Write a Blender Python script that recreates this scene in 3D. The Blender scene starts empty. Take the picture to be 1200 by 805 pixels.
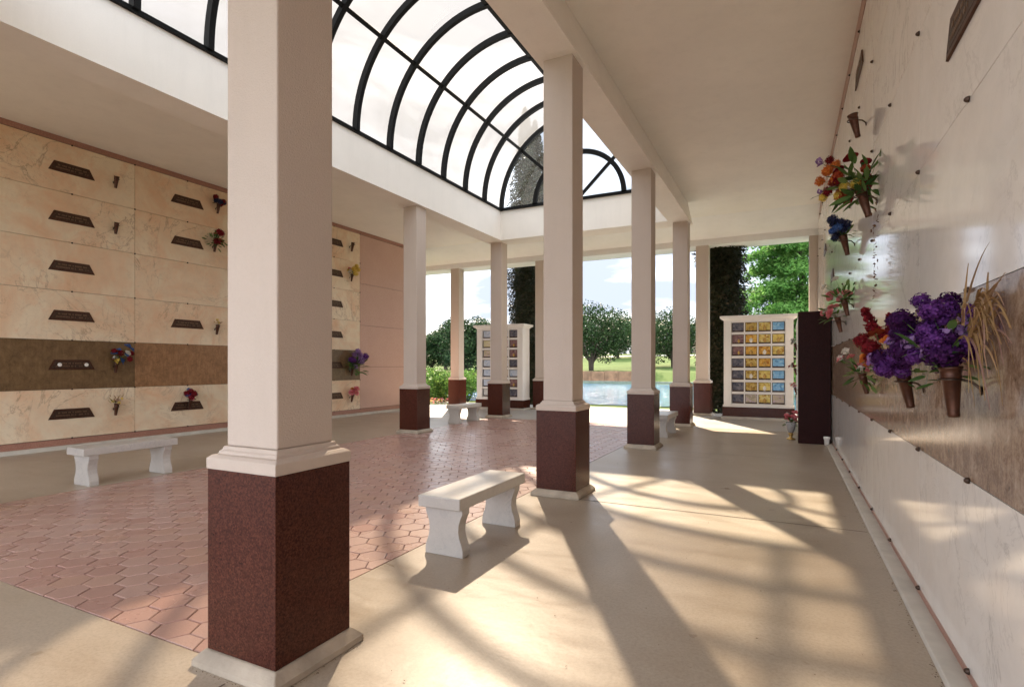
import bpy, math, random
import numpy as np
from mathutils import Vector, Matrix

R = math.radians
random.seed(7)
rng = np.random.default_rng(7)
C = bpy.context.scene.collection
SC = bpy.context.scene

# ------------------------------------------------------------------ materials
def new_mat(name):
    m = bpy.data.materials.new(name); m.use_nodes = True
    nt = m.node_tree; nt.nodes.clear()
    out = nt.nodes.new('ShaderNodeOutputMaterial')
    b = nt.nodes.new('ShaderNodeBsdfPrincipled')
    nt.links.new(b.outputs[0], out.inputs[0])
    return m, nt, b, out

def N(nt, t, **kw):
    n = nt.nodes.new(t)
    for k, v in kw.items():
        if hasattr(n, k) and not k.startswith('i_'):
            setattr(n, k, v)
        else:
            n.inputs[k[2:] if k.startswith('i_') else k].default_value = v
    return n

def coords(nt, kind='Object', scale=(1, 1, 1), rnd=0.0):
    tc = N(nt, 'ShaderNodeTexCoord')
    mp = N(nt, 'ShaderNodeMapping'); mp.inputs['Scale'].default_value = scale
    nt.links.new(tc.outputs[kind], mp.inputs['Vector'])
    if rnd:
        oi = N(nt, 'ShaderNodeObjectInfo')
        mu = N(nt, 'ShaderNodeMath', operation='MULTIPLY'); mu.inputs[1].default_value = rnd
        nt.links.new(oi.outputs['Random'], mu.inputs[0])
        cb = N(nt, 'ShaderNodeCombineXYZ')
        for i in range(3): nt.links.new(mu.outputs[0], cb.inputs[i])
        nt.links.new(cb.outputs[0], mp.inputs['Location'])
    return mp.outputs[0]

def noise(nt, vec, scale, detail=4, rough=.55, dist=0.0):
    n = N(nt, 'ShaderNodeTexNoise')
    n.inputs['Scale'].default_value = scale; n.inputs['Detail'].default_value = detail
    n.inputs['Roughness'].default_value = rough; n.inputs['Distortion'].default_value = dist
    nt.links.new(vec, n.inputs['Vector']); return n.outputs['Fac']

def ramp(nt, fac, stops, interp='LINEAR'):
    r = N(nt, 'ShaderNodeValToRGB'); cr = r.color_ramp; cr.interpolation = interp
    while len(cr.elements) < len(stops): cr.elements.new(.5)
    for e, (p, c) in zip(cr.elements, stops):
        e.position = p; e.color = (*c, 1) if len(c) == 3 else c
    nt.links.new(fac, r.inputs[0]); return r.outputs[0]

def g(v): return (v, v, v)

def mix(nt, fac, a, b, mode='MIX'):
    n = N(nt, 'ShaderNodeMix', data_type='RGBA', blend_type=mode)
    for i, x in ((0, fac), (6, a), (7, b)):
        if isinstance(x, (int, float)): n.inputs[i].default_value = x
        elif isinstance(x, tuple): n.inputs[i].default_value = (*x, 1)
        else: nt.links.new(x, n.inputs[i])
    return n.outputs[2]

def bump(nt, b, h, strength=.3, dist=.01):
    n = N(nt, 'ShaderNodeBump'); n.inputs['Strength'].default_value = strength
    n.inputs['Distance'].default_value = dist
    nt.links.new(h, n.inputs['Height']); nt.links.new(n.outputs[0], b.inputs['Normal'])

def plain(name, col, rough=.6, metal=0.0, var=.12, vscale=6, bs=0.0, bscale=40, spec=.5):
    m, nt, b, o = new_mat(name)
    v = coords(nt, rnd=20)
    f = noise(nt, v, vscale)
    lo = tuple(c * (1 - var) for c in col); hi = tuple(min(1, c * (1 + var)) for c in col)
    nt.links.new(ramp(nt, f, [(.3, lo), (.7, hi)]), b.inputs['Base Color'])
    b.inputs['Roughness'].default_value = rough; b.inputs['Metallic'].default_value = metal
    b.inputs['Specular IOR Level'].default_value = spec
    if bs: bump(nt, b, noise(nt, v, bscale, 5), bs)
    return m

M = {}
def stucco(name, col, bs=.25):
    m, nt, b, o = new_mat(name)
    v = coords(nt)
    f = noise(nt, v, 1.3, 5); f2 = noise(nt, v, 60, 3)
    c = ramp(nt, f, [(.3, tuple(x * .93 for x in col)), (.7, col)])
    c = mix(nt, ramp(nt, f2, [(.35, g(0)), (.75, g(.12))]), c, tuple(x * .75 for x in col))
    st_ = noise(nt, coords(nt, scale=(3, 3, .35)), 2.2, 6, .65)
    c = mix(nt, ramp(nt, st_, [(.5, g(0)), (.75, g(.16))]), c, tuple(x * .7 for x in col))
    nt.links.new(c, b.inputs['Base Color']); b.inputs['Roughness'].default_value = .75
    bump(nt, b, noise(nt, v, 110, 4, .7), bs, .006)
    return m
M['stucco'] = stucco('stucco', (.565, .475, .41), .6)
M['ceiling'] = stucco('ceiling_paint', (.90, .86, .80), .12)
M['trimwhite'] = stucco('white_paint', (.86, .85, .84), .08)

def granite(name, dark, mid, light, rough=.12, scale=1.0, coat=0.0):
    m, nt, b, o = new_mat(name)
    v = coords(nt)
    vo = N(nt, 'ShaderNodeTexVoronoi'); vo.inputs['Scale'].default_value = 150 * scale
    nt.links.new(v, vo.inputs['Vector'])
    f = noise(nt, v, 70 * scale, 6, .75)
    c = ramp(nt, f, [(.36, dark), (.5, mid), (.66, light)])
    sep = N(nt, 'ShaderNodeSeparateColor'); nt.links.new(vo.outputs['Color'], sep.inputs[0])
    c2 = ramp(nt, sep.outputs[0], [(.0, dark), (.5, mid), (1, light)])
    c = mix(nt, .5, c, c2)
    big = noise(nt, v, 1.5, 3)
    c = mix(nt, ramp(nt, big, [(.35, g(0)), (.7, g(.25))]), c, dark)
    nt.links.new(c, b.inputs['Base Color']); b.inputs['Roughness'].default_value = rough
    b.inputs['Coat Weight'].default_value = coat; b.inputs['Coat Roughness'].default_value = .05
    return m
M['maroon'] = granite('maroon_granite', (.022, .006, .004), (.062, .016, .009), (.12, .036, .022), .24)
M['maroon_shaded'] = granite('shaded_maroon_granite', (.01, .003, .003), (.028, .008, .007), (.05, .016, .014), .4)  # shaded copy of maroon: the unlit end's darkness put into the colour
for _m, _s in (('maroon', .18), ('maroon_shaded', .06)): M[_m].node_tree.nodes['Principled BSDF'].inputs['Specular IOR Level'].default_value = _s
M['pinkgranite'] = granite('pink_granite', (.26, .12, .085), (.38, .19, .14), (.5, .29, .22), .3)
M['pinkpanel'] = granite('pale_pink_granite', (.46, .27, .21), (.57, .37, .30), (.66, .47, .40), .35)

def marble(name, base, warm, vein, vein_amt, rough, sc=1.0, peach=.6, swap=False):
    m, nt, b, o = new_mat(name)
    v = coords(nt, rnd=30, scale=(sc, sc, sc))
    big = noise(nt, v, .9, 6, .6, 1.2)
    c = mix(nt, ramp(nt, big, [(.42, g(0)), (.68, g(peach))]), base, warm)
    big2 = noise(nt, v, 2.3, 7, .68, 1.6)
    c = mix(nt, ramp(nt, big2, [(.5, g(0)), (.72, g(peach * .8))]), c, warm)
    mott = noise(nt, v, 7, 8, .7, .4)
    c = mix(nt, ramp(nt, mott, [(.35, g(.22)), (.6, g(0))]), c, tuple(x * .7 for x in base))
    # thin veins: ridges of a distorted noise
    vn = noise(nt, v, 1.15, 9, .62, 1.6)
    r1 = ramp(nt, vn, [(.485, g(0)), (.5, g(1)), (.515, g(0))])
    vn2 = noise(nt, v, 2.6, 8, .6, 2.2)
    r2 = ramp(nt, vn2, [(.49, g(0)), (.5, g(.7)), (.51, g(0))])
    gate = ramp(nt, noise(nt, v, .8, 2), [(.42, g(0)), (.62, g(1))])
    vv = mix(nt, 1.0, mix(nt, 1.0, r1, r2, 'ADD'), gate, 'MULTIPLY')
    vv = mix(nt, 1.0, vv, g(vein_amt), 'MULTIPLY')
    c = mix(nt, vv, c, vein)
    nt.links.new(c, b.inputs['Base Color']); b.inputs['Roughness'].default_value = rough
    return m
M['marble_left'] = marble('peach_marble', (.83, .70, .52), (.76, .47, .28), (.36, .24, .15), .7, .3, .9, .85)
M['marble_right'] = marble('white_marble', (.885, .86, .835), (.85, .78, .72), (.45, .42, .41), .5, .08, .8, .4)

def band(name, a, b_, c_, rough, sc=1):
    m, nt, b, o = new_mat(name)
    v = coords(nt, rnd=10, scale=(sc, sc * 1.0, sc))
    f = noise(nt, v, 9, 9, .72, .5); f2 = noise(nt, coords(nt, scale=(sc, sc * 1.2, sc * .25)), 26, 6, .7)
    f3 = noise(nt, v, 60, 4, .8)
    c = ramp(nt, f, [(.3, a), (.5, b_), (.72, c_)])
    c = mix(nt, ramp(nt, f2, [(.4, g(.45)), (.62, g(0))]), c, a)
    c = mix(nt, ramp(nt, f3, [(.45, g(0)), (.7, g(.4))]), c, c_)
    nt.links.new(c, b.inputs['Base Color']); b.inputs['Roughness'].default_value = rough
    return m
M['band_olive'] = band('olive_brown_granite', (.09, .05, .022), (.17, .1, .045), (.26, .165, .08), .3)
M['band_orange'] = band('rust_brown_granite', (.17, .085, .035), (.33, .17, .08), (.46, .27, .14), .3)
M['band_right'] = band('mottled_brown_granite', (.13, .075, .045), (.34, .225, .155), (.6, .48, .38), .14, 1.3)

def concrete_floor(name='tan_sealed_concrete', k=((.36, .295, .225), (.43, .36, .28), (.49, .425, .35)), streak=(.29, .21, .14), grit=(.24, .19, .14)):
    m, nt, b, o = new_mat(name)
    v = coords(nt)
    v2 = coords(nt, scale=(.8, 1.9, 1))
    f = noise(nt, v, .55, 6, .6, .6); f2 = noise(nt, v2, 1.6, 7, .62, .8); f3 = noise(nt, v, 55, 8, .82)
    c = ramp(nt, f, [(.3, k[0]), (.52, k[1]), (.72, k[2])])
    c = mix(nt, ramp(nt, f2, [(.36, g(.3)), (.62, g(0))]), c, streak)
    c = mix(nt, ramp(nt, f3, [(.36, g(.5)), (.56, g(0))]), c, grit)
    pit = ramp(nt, noise(nt, v, 140, 3, .6), [(.70, g(0)), (.76, g(.5))])
    c = mix(nt, pit, c, (.1, .08, .06))
    scuff = ramp(nt, noise(nt, v, 2.3, 9, .78, 1.5), [(.56, g(0)), (.72, g(.22))])
    c = mix(nt, scuff, c, tuple(x * 1.25 for x in k[2]))
    spots = ramp(nt, noise(nt, v, 5.5, 3, .5), [(.70, g(0)), (.74, g(.5))])
    c = mix(nt, spots, c, (.24, .18, .12))
    nt.links.new(c, b.inputs['Base Color'])
    nt.links.new(ramp(nt, f2, [(.3, g(.27)), (.7, g(.44))]), b.inputs['Roughness'])
    b.inputs['Specular IOR Level'].default_value = .45
    bump(nt, b, noise(nt, v, 9, 6, .6), .12, .01)
    return m
M['floor'] = concrete_floor()
M['far_floor'] = concrete_floor('skylit_concrete', ((.42, .41, .39), (.5, .49, .47), (.56, .55, .53)), (.38, .36, .33), (.3, .28, .26))  # floor concrete again, cool sky light and sheen put into its colour

def paver_mat():
    m, nt, b, o = new_mat('terracotta_paver')
    v = coords(nt)
    ge = N(nt, 'ShaderNodeNewGeometry')
    c = ramp(nt, ge.outputs['Random Per Island'], [(0, (.40, .235, .20)), (.35, (.43, .265, .225)), (.7, (.46, .31, .27)), (1, (.45, .275, .215))])
    f = noise(nt, v, 1.1, 5)
    c = mix(nt, ramp(nt, f, [(.4, g(0)), (.7, g(.35))]), c, (.40, .27, .22))
    f3 = noise(nt, v, 90, 5, .7)
    c = mix(nt, ramp(nt, f3, [(.3, g(.4)), (.62, g(0))]), c, (.25, .14, .11))
    nt.links.new(c, b.inputs['Base Color'])
    nt.links.new(ramp(nt, f, [(.3, g(.22)), (.7, g(.36))]), b.inputs['Roughness'])
    bump(nt, b, f3, .25, .004)
    return m
M['paver'] = paver_mat()
M['grout'] = plain('grout', (.3, .2, .16), .9, bs=.3)
M['curb'] = plain('curb_concrete', (.56, .53, .47), .7, bs=.2, var=.1)
M['plinth'] = plain('plinth_concrete', (.38, .32, .25), .8, bs=.4, var=.25, vscale=5, bscale=30)
M['bench'] = marble('white_bench_stone', (.55, .525, .49), (.48, .455, .43), (.33, .33, .34), .6, .3, 4, .6)
M['black'] = plain('black_metal', (.004, .004, .004), .6, var=.1, spec=.15)
M['bronze'] = plain('bronze', (.085, .034, .02), .42, metal=.6, var=.3, vscale=30)
M['bronze_dark'] = plain('dark_bronze', (.07, .042, .03), .45, metal=.6, var=.35, vscale=40, bs=.3)
M['bronze_edge'] = plain('bronze_edge', (.2, .12, .075), .35, metal=.8)
M['ceramic'] = plain('white_ceramic', (.8, .78, .74), .25)
M['gold'] = plain('brass_gold', (.55, .36, .12), .3, metal=.7)
M['soil'] = plain('mulch', (.1, .06, .035), .95, bs=.6, bscale=15)
M['bank'] = plain('brown_stone', (.2, .115, .065), .9, var=.35, vscale=2.2, bs=.5, bscale=6)
M['bark'] = plain('bark', (.07, .05, .038), .95, var=.3, bs=.6, bscale=12)
M['joint_pale'] = plain('pale_joint', (.5, .45, .4), .9)
M['joint'] = plain('dark_joint', (.12, .09, .07), .9)

def glass(name, trans_col, milk, milk_col):
    m, nt, b, o = new_mat(name)
    nt.nodes.remove(b)
    tr = N(nt, 'ShaderNodeBsdfTransparent'); tr.inputs[0].default_value = (*trans_col, 1)
    tl = N(nt, 'ShaderNodeBsdfTranslucent'); tl.inputs[0].default_value = (*milk_col, 1)
    gl = N(nt, 'ShaderNodeBsdfGlossy'); gl.inputs['Roughness'].default_value = .05
    m1 = N(nt, 'ShaderNodeMixShader')
    v = coords(nt); f = noise(nt, v, .35, 2)
    nt.links.new(ramp(nt, f, [(.3, g(milk * .92)), (.7, g(min(1, milk * 1.08)))]), m1.inputs[0])
    nt.links.new(tr.outputs[0], m1.inputs[1]); nt.links.new(tl.outputs[0], m1.inputs[2])
    m2 = N(nt, 'ShaderNodeMixShader'); m2.inputs[0].default_value = .03
    nt.links.new(m1.outputs[0], m2.inputs[1]); nt.links.new(gl.outputs[0], m2.inputs[2])
    nt.links.new(m2.outputs[0], o.inputs[0])
    return m
M['vault_glass'] = glass('milky_skylight_panel', (.48, .47, .45), .45, (.24, .235, .225))
M['gable_glass'] = glass('clear_gable_glass', (.72, .76, .77), .015, (.9, .9, .88))

def leafmat(name, a, b_, c_=None, trans=.35, rough=.55):
    m, nt, b, o = new_mat(name)
    ge = N(nt, 'ShaderNodeNewGeometry')
    stops = [(0, a), (1, b_)] if c_ is None else [(0, a), (.6, b_), (1, c_)]
    c = ramp(nt, ge.outputs['Random Per Island'], stops)
    nt.links.new(c, b.inputs['Base Color']); b.inputs['Roughness'].default_value = rough; b.inputs['Specular IOR Level'].default_value = .12
    tl = N(nt, 'ShaderNodeBsdfTranslucent'); nt.links.new(c, tl.inputs[0])
    ms = N(nt, 'ShaderNodeMixShader'); ms.inputs[0].default_value = trans
    nt.links.new(b.outputs[0], ms.inputs[1]); nt.links.new(tl.outputs[0], ms.inputs[2])
    nt.links.new(ms.outputs[0], o.inputs[0])
    return m
M['oak_leaf'] = leafmat('oak_leaf', (.008, .02, .006), (.022, .045, .013), (.04, .068, .02), .18)
M['dark_leaf'] = leafmat('cypress_leaf', (.012, .018, .01), (.03, .034, .018), (.055, .042, .028), .1)
M['feather_leaf'] = leafmat('feathery_leaf', (.05, .14, .03), (.12, .26, .05), (.2, .36, .1), .5)
M['bush_leaf'] = leafmat('bush_leaf', (.06, .14, .025), (.12, .24, .05), (.2, .32, .08), .4)
M['far_leaf'] = leafmat('far_leaf', (.025, .045, .025), (.045, .075, .035), None, .2)

def petal(name, a, b_): return leafmat(name, a, b_, None, .3, .6)
M['f_purple'] = petal('purple_petal', (.07, .016, .13), (.2, .06, .3))
M['f_violet'] = petal('dark_violet_petal', (.03, .006, .045), (.09, .02, .12))
M['f_lilac'] = petal('lilac_petal', (.24, .12, .34), (.42, .26, .5))
M['f_red'] = petal('crimson_petal', (.12, .008, .015), (.3, .02, .03))
M['f_orange'] = petal('orange_petal', (.55, .12, .03), (.75, .28, .06))
M['f_rust'] = petal('rust_petal', (.3, .04, .02), (.5, .1, .04))
M['f_yellow'] = petal('yellow_petal', (.7, .5, .06), (.85, .68, .2))
M['f_pink'] = petal('pink_petal', (.6, .12, .16), (.78, .32, .34))
M['f_white'] = petal('white_petal', (.6, .58, .52), (.8, .78, .74))
M['f_blue'] = petal('blue_petal', (.03, .08, .3), (.1, .2, .5))
M['f_navy'] = petal('navy_petal', (.015, .02, .06), (.05, .06, .14))
M['f_green'] = leafmat('flower_leaf', (.025, .06, .018), (.08, .15, .04), (.16, .24, .08), .3)
M['f_dry'] = leafmat('dried_grass', (.3, .18, .08), (.45, .3, .15), (.34, .2, .18), .25)
M['f_brown'] = leafmat('brown_leaf', (.08, .04, .025), (.16, .08, .05), None, .2)

def grass_mat():
    m, nt, b, o = new_mat('lawn'); v = coords(nt)
    f = noise(nt, v, .12, 5, .6); f2 = noise(nt, v, 18, 6, .7)
    c = ramp(nt, f, [(.3, (.045, .075, .018)), (.55, (.08, .11, .03)), (.75, (.135, .145, .05))])
    c = mix(nt, ramp(nt, f2, [(.35, g(.45)), (.6, g(0))]), c, (.05, .09, .02))
    nt.links.new(c, b.inputs['Base Color']); b.inputs['Roughness'].default_value = .95
    b.inputs['Specular IOR Level'].default_value = .1
    bump(nt, b, f2, .6, .05); return m
M['grass'] = grass_mat()
def water_mat():
    m, nt, b, o = new_mat('pond_water'); v = coords(nt, scale=(1, 1, 1))
    b.inputs['Base Color'].default_value = (.04, .12, .18, 1); b.inputs['Roughness'].default_value = .06
    b.inputs['Specular IOR Level'].default_value = .8
    f = noise(nt, v, 1.1, 6, .7, .5)
    bump(nt, b, f, 1.0, .42); return m
M['water'] = water_mat()
M['path'] = plain('pale_path', (.5, .46, .38), .9)

# ------------------------------------------------------------------ mesh building
class MB:
    def __init__(s): s.v = []; s.f = []; s.mi = []
    def add(s, verts, faces, mi=0):
        o = len(s.v); s.v += [tuple(p) for p in verts]; s.f += [tuple(i + o for i in f) for f in faces]; s.mi += [mi] * len(faces)
    def box(s, x0, y0, z0, x1, y1, z1, mi=0, top=None):
        t = top or (x0, y0, x1, y1)
        v = [(x0, y0, z0), (x1, y0, z0), (x1, y1, z0), (x0, y1, z0), (t[0], t[1], z1), (t[2], t[1], z1), (t[2], t[3], z1), (t[0], t[3], z1)]
        s.add(v, [(0, 3, 2, 1), (4, 5, 6, 7), (0, 1, 5, 4), (1, 2, 6, 5), (2, 3, 7, 6), (3, 0, 4, 7)], mi)
    def rings(s, rings, mi=0, cap=True, closed=True):
        n = len(rings[0]); o = len(s.v)
        for r in rings: s.v += [tuple(p) for p in r]
        fs = []
        for k in range(len(rings) - 1):
            for i in range(n if closed else n - 1):
                j = (i + 1) % n
                fs.append((o + k * n + i, o + k * n + j, o + (k + 1) * n + j, o + (k + 1) * n + i))
        if cap: fs += [tuple(o + i for i in reversed(range(n))), tuple(o + (len(rings) - 1) * n + i for i in range(n))]
        s.f += fs; s.mi += [mi] * len(fs)
    def sqstack(s, prof, mi=0):            # square sections [(half, z)]
        s.rings([[(-h, -h, z), (h, -h, z), (h, h, z), (-h, h, z)] for h, z in prof], mi)
    def lathe(s, prof, n=20, mi=0, c=(0, 0, 0), rot=None):
        rr = []
        for r, z in prof:
            ring = []
            for i in range(n):
                p = Vector((r * math.cos(2 * math.pi * i / n), r * math.sin(2 * math.pi * i / n), z))
                if rot: p = rot @ p
                ring.append(p + Vector(c))
            rr.append(ring)
        s.rings(rr, mi)
    def tube(s, pts, r, n=6, mi=0, taper=None):
        pts = [Vector(p) for p in pts]; rr = []
        for k, p in enumerate(pts):
            d = (pts[min(k + 1, len(pts) - 1)] - pts[max(k - 1, 0)]).normalized()
            a = d.cross(Vector((0, 0, 1)) if abs(d.z) < .9 else Vector((1, 0, 0))).normalized(); b = d.cross(a)
            q = r * (1 - (1 - taper) * k / (len(pts) - 1)) if taper is not None else r
            rr.append([p + a * q * math.cos(2 * math.pi * i / n) + b * q * math.sin(2 * math.pi * i / n) for i in range(n)])
        s.rings(rr, mi)
    def mesh(s, name, mats, smooth=False):
        me = bpy.data.meshes.new(name); me.from_pydata(s.v, [], s.f)
        for m in (mats if isinstance(mats, (list, tuple)) else [mats]): me.materials.append(m)
        me.polygons.foreach_set('material_index', s.mi)
        if smooth: me.polygons.foreach_set('use_smooth', [True] * len(s.f))
        me.update(); return me
    def build(s, name, mats, parent=None, smooth=False, bevel=0, loc=None):
        o = bpy.data.objects.new(name, s.mesh(name, mats, smooth)); C.objects.link(o)
        if parent: o.parent = parent
        if loc: o.location = loc
        if bevel:
            b = o.modifiers.new('bevel', 'BEVEL'); b.width = bevel; b.segments = 2; b.limit_method = 'ANGLE'; b.angle_limit = R(40)
        return o

def link(name, me, parent=None, loc=(0, 0, 0), rot=None, scale=None):
    o = bpy.data.objects.new(name, me); C.objects.link(o); o.location = loc
    if parent: o.parent = parent
    if rot: o.rotation_euler = rot
    if scale: o.scale = scale if isinstance(scale, tuple) else (scale,) * 3
    return o
def tag(o, label=None, cat=None, group=None, kind=None):
    if label: o['label'] = label
    if cat: o['category'] = cat
    if group: o['group'] = group
    if kind: o['kind'] = kind
    return o
def thing(name, label, cat, loc=(0, 0, 0), rz=0, group=None):
    o = bpy.data.objects.new(name, None); C.objects.link(o); o.location = loc; o.rotation_euler = (0, 0, rz)
    o.empty_display_size = .2
    return tag(o, label, cat, group)
def copy_tree(o, parent=None):
    kids = list(o.children)
    c = o.copy(); C.objects.link(c)
    if parent: c.parent = parent
    for ch in kids: copy_tree(ch, c)
    return c

# ------------------------------------------------------------------ key dimensions
H = 1.35
XR, XL = .684, -10.52
CXR, CXL = -2.135, -6.79
YA, S = 1.84, 3.663
ROWS = [YA + S * k for k in range(4)]
YP = 15.8
ZC, ZB, ZS = 5.06, 4.555, 5.32
OX0, OX1, OY0, OY1 = -6.55, -2.37, 2.16, 12.48     # skylight opening
PITCH = .7996
# ------------------------------------------------------------------ ground, pond
def ground():
    xs = sorted(set(list(np.linspace(-400, -80, 9)) + list(np.linspace(-80, 60, 57)) + list(np.linspace(60, 400, 9))))
    ys = sorted(set(list(np.linspace(-80, 14, 12)) + list(np.linspace(14, 120, 70)) + list(np.linspace(120, 600, 10))))
    def hz(x, y):
        if y < 48.6: z = -.2
        else:
            t = min(1, (y - 48.6) / 60); z = -.2 + (1.0 + 2.8 * (3 * t * t - 2 * t ** 3)) * min(1, (y - 48.6) / 2.5)
        if y > 20: z += .1 * math.sin(x * .17 + y * .05) * min(1, max(0, (y - 50) / 15))
        return z
    vs = [(x, y, hz(x, y)) for y in ys for x in xs]; n = len(xs)
    fs = [(j * n + i, j * n + i + 1, (j + 1) * n + i + 1, (j + 1) * n + i) for j in range(len(ys) - 1) for i in range(n - 1)]
    m = MB(); m.add(vs, fs); o = m.build('ground', M['grass'], smooth=True); tag(o, kind='structure')
    return hz
HZ = ground()
m = MB(); m.add([(-48, 20.9, -.17), (9, 20.9, -.17), (12, 32, -.17), (8, 44.6, -.17), (-48, 47.2, -.17)], [(0, 1, 2, 3, 4)])
tag(m.build('pond', M['water']), kind='structure')
m = MB(); xs_ = np.linspace(-70, 20, 90)
m.add([(x, y, HZ(x, y) + .05) for x in xs_ for y in (88 + 2 * math.sin(x * .05), 91 + 2 * math.sin(x * .05))], [(2 * i, 2 * i + 1, 2 * i + 3, 2 * i + 2) for i in range(89)])
tag(m.build('path', M['path'], smooth=True), kind='structure')
# stone edge of the pond
m2 = MB()
m2.box(-48, 47.2, -.25, 8, 47.7, .0)
tag(m2.build('pond_edge', plain('wet_stone', (.12, .15, .12), .6, var=.3)), 'dark stone rim running round the pond water', 'pond edge')
m = MB()
for k in range(24):
    x0 = -12.2 - k * 1.25
    m.box(x0 - 1.23, 48.0, -.2, x0, 48.5, .86 + .02 * math.sin(k * 2.1))
tag(m.build('retaining_wall', M['bank'], bevel=.02), 'low brown retaining wall on the far bank of the pond', 'wall')

# ------------------------------------------------------------------ floor slab and paving
BX0, BX1, BY0, BY1 = -6.92, -2.46, 1.66, 12.6
m = MB()
m.box(-13.2, -12, -.3, BX0, 12.6, 0); m.box(BX1, -12, -.3, 3.2, 12.6, 0)
m.box(BX0, -12, -.3, BX1, BY0, 0)
tag(m.build('floor', M['floor']), kind='structure')
m = MB(); m.box(-13.2, 12.6, -.3, 3.2, 17.45, 0)  # far end of the floor, sky light painted into its paler concrete
tag(m.build('far_floor', M['far_floor']), kind='structure')
m = MB()
for y in (5.29,):
    m.add([(BX1 + .02, y - .006, .0022), (XR - .1, y - .006, .0022), (XR - .1, y + .006, .0022), (BX1 + .02, y + .006, .0022)], [(0, 1, 2, 3)])
for y in (1.66, 8.95):
    m.add([(BX1 + .02, y - .004, .0022), (XR - .1, y - .004, .0022), (XR - .1, y + .004, .0022), (BX1 + .02, y + .004, .0022)], [(0, 1, 2, 3)])
m.add([(CXR - .004, -7, .0022), (CXR + .004, -7, .0022), (CXR + .004, 1.55, .0022), (CXR - .004, 1.55, .0022)], [(0, 1, 2, 3)])
tag(m.build('floor_joint', M['joint']), kind='structure')
m = MB(); m.add([(BX0, BY0, -.012), (BX1, BY0, -.012), (BX1, BY1, -.012), (BX0, BY1, -.012)], [(0, 1, 2, 3)])
tag(m.build('paving_bed', M['grout']), kind='structure')
def clip_poly(p, x0, y0, x1, y1):
    for ax, lim, sg in ((0, x0, 1), (0, x1, -1), (1, y0, 1), (1, y1, -1)):
        q = []
        for i in range(len(p)):
            a, b = p[i], p[(i + 1) % len(p)]
            da, db = (a[ax] - lim) * sg, (b[ax] - lim) * sg
            if da >= 0: q.append(a)
            if (da >= 0) != (db >= 0):
                t = da / (da - db); q.append((a[0] + (b[0] - a[0]) * t, a[1] + (b[1] - a[1]) * t))
        p = q
        if len(p) < 3: return None
    return p
m = MB(); W = .2; rad = W / math.sqrt(3); dx = rad * 1.5
j = 0; x = BX0 - .05
while x < BX1 + .2:
    y = BY0 - .1 + (W / 2 if j % 2 else 0)
    while y < BY1 + .2:
        hexa = [(x + rad * math.cos(R(60 * k)), y + rad * math.sin(R(60 * k))) for k in range(6)]
        p = clip_poly(hexa, BX0 + .008, BY0 + .008, BX1 - .008, BY1 - .008)
        if p:
            cx = sum(a[0] for a in p) / len(p); cy = sum(a[1] for a in p) / len(p)
            area = abs(sum(p[i][0] * p[(i + 1) % len(p)][1] - p[(i + 1) % len(p)][0] * p[i][1] for i in range(len(p)))) / 2
            if area > .0015:
                def sc(f): return [(cx + (a[0] - cx) * f, cy + (a[1] - cy) * f) for a in p]
                dz = rng.normal(0, .0006); tx, ty = rng.normal(0, .004, 2)
                tz = lambda a, z: (a[0], a[1], z + dz + (a[0] - cx) * tx + (a[1] - cy) * ty)
                m.rings([[tz(a, -.02) for a in sc(.968)], [tz(a, -.0035) for a in sc(.965)], [tz(a, .0) for a in sc(.925)]], cap=False)
                n = len(p); o = len(m.v); m.add([tz(a, .0) for a in sc(.925)], [tuple(range(n))])
                # weld the cap to the last ring so that each paver stays one island
                m.v = m.v[:o]; m.f[-1] = tuple(o - n + i for i in range(n))
        y += W
    x += dx; j += 1
tag(m.build('brick_courtyard', M['paver']), kind='structure')

m = MB(); r_ = np.random.default_rng(77)
def bit(x, y, sz):
    a = r_.uniform(0, 6.28); c, s_ = math.cos(a) * sz, math.sin(a) * sz; z = r_.uniform(.003, .008)
    m.add([(x - c, y - s_, z), (x + s_ * .4, y - c * .4, z + sz * .3), (x + c, y + s_, z), (x - s_ * .4, y + c * .4, z + .001)], [(0, 1, 2, 3)])
for _ in range(420): bit(XR - .096 - abs(r_.normal()) * .012, r_.uniform(.6, 13) ** 1.0, r_.uniform(.002, .008))
for cx_, cy_ in ((CXR, YA), (CXR, YA + S)):
    for _ in range(60):
        q = r_.uniform(-.29, .29); e = .275 + abs(r_.normal()) * .012
        x, y = ((cx_ + q, cy_ - e), (cx_ + e, cy_ + q))[int(r_.integers(2))]; bit(x, y, r_.uniform(.002, .007))
for _ in range(90): bit(r_.uniform(-2.3, .5), r_.uniform(1, 9), r_.uniform(.003, .009))
tag(m.build('leaf_litter', M['soil']), 'crumbs of dry leaf and grit lying along the curb and around the column feet', 'leaf litter', kind='stuff')

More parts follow.
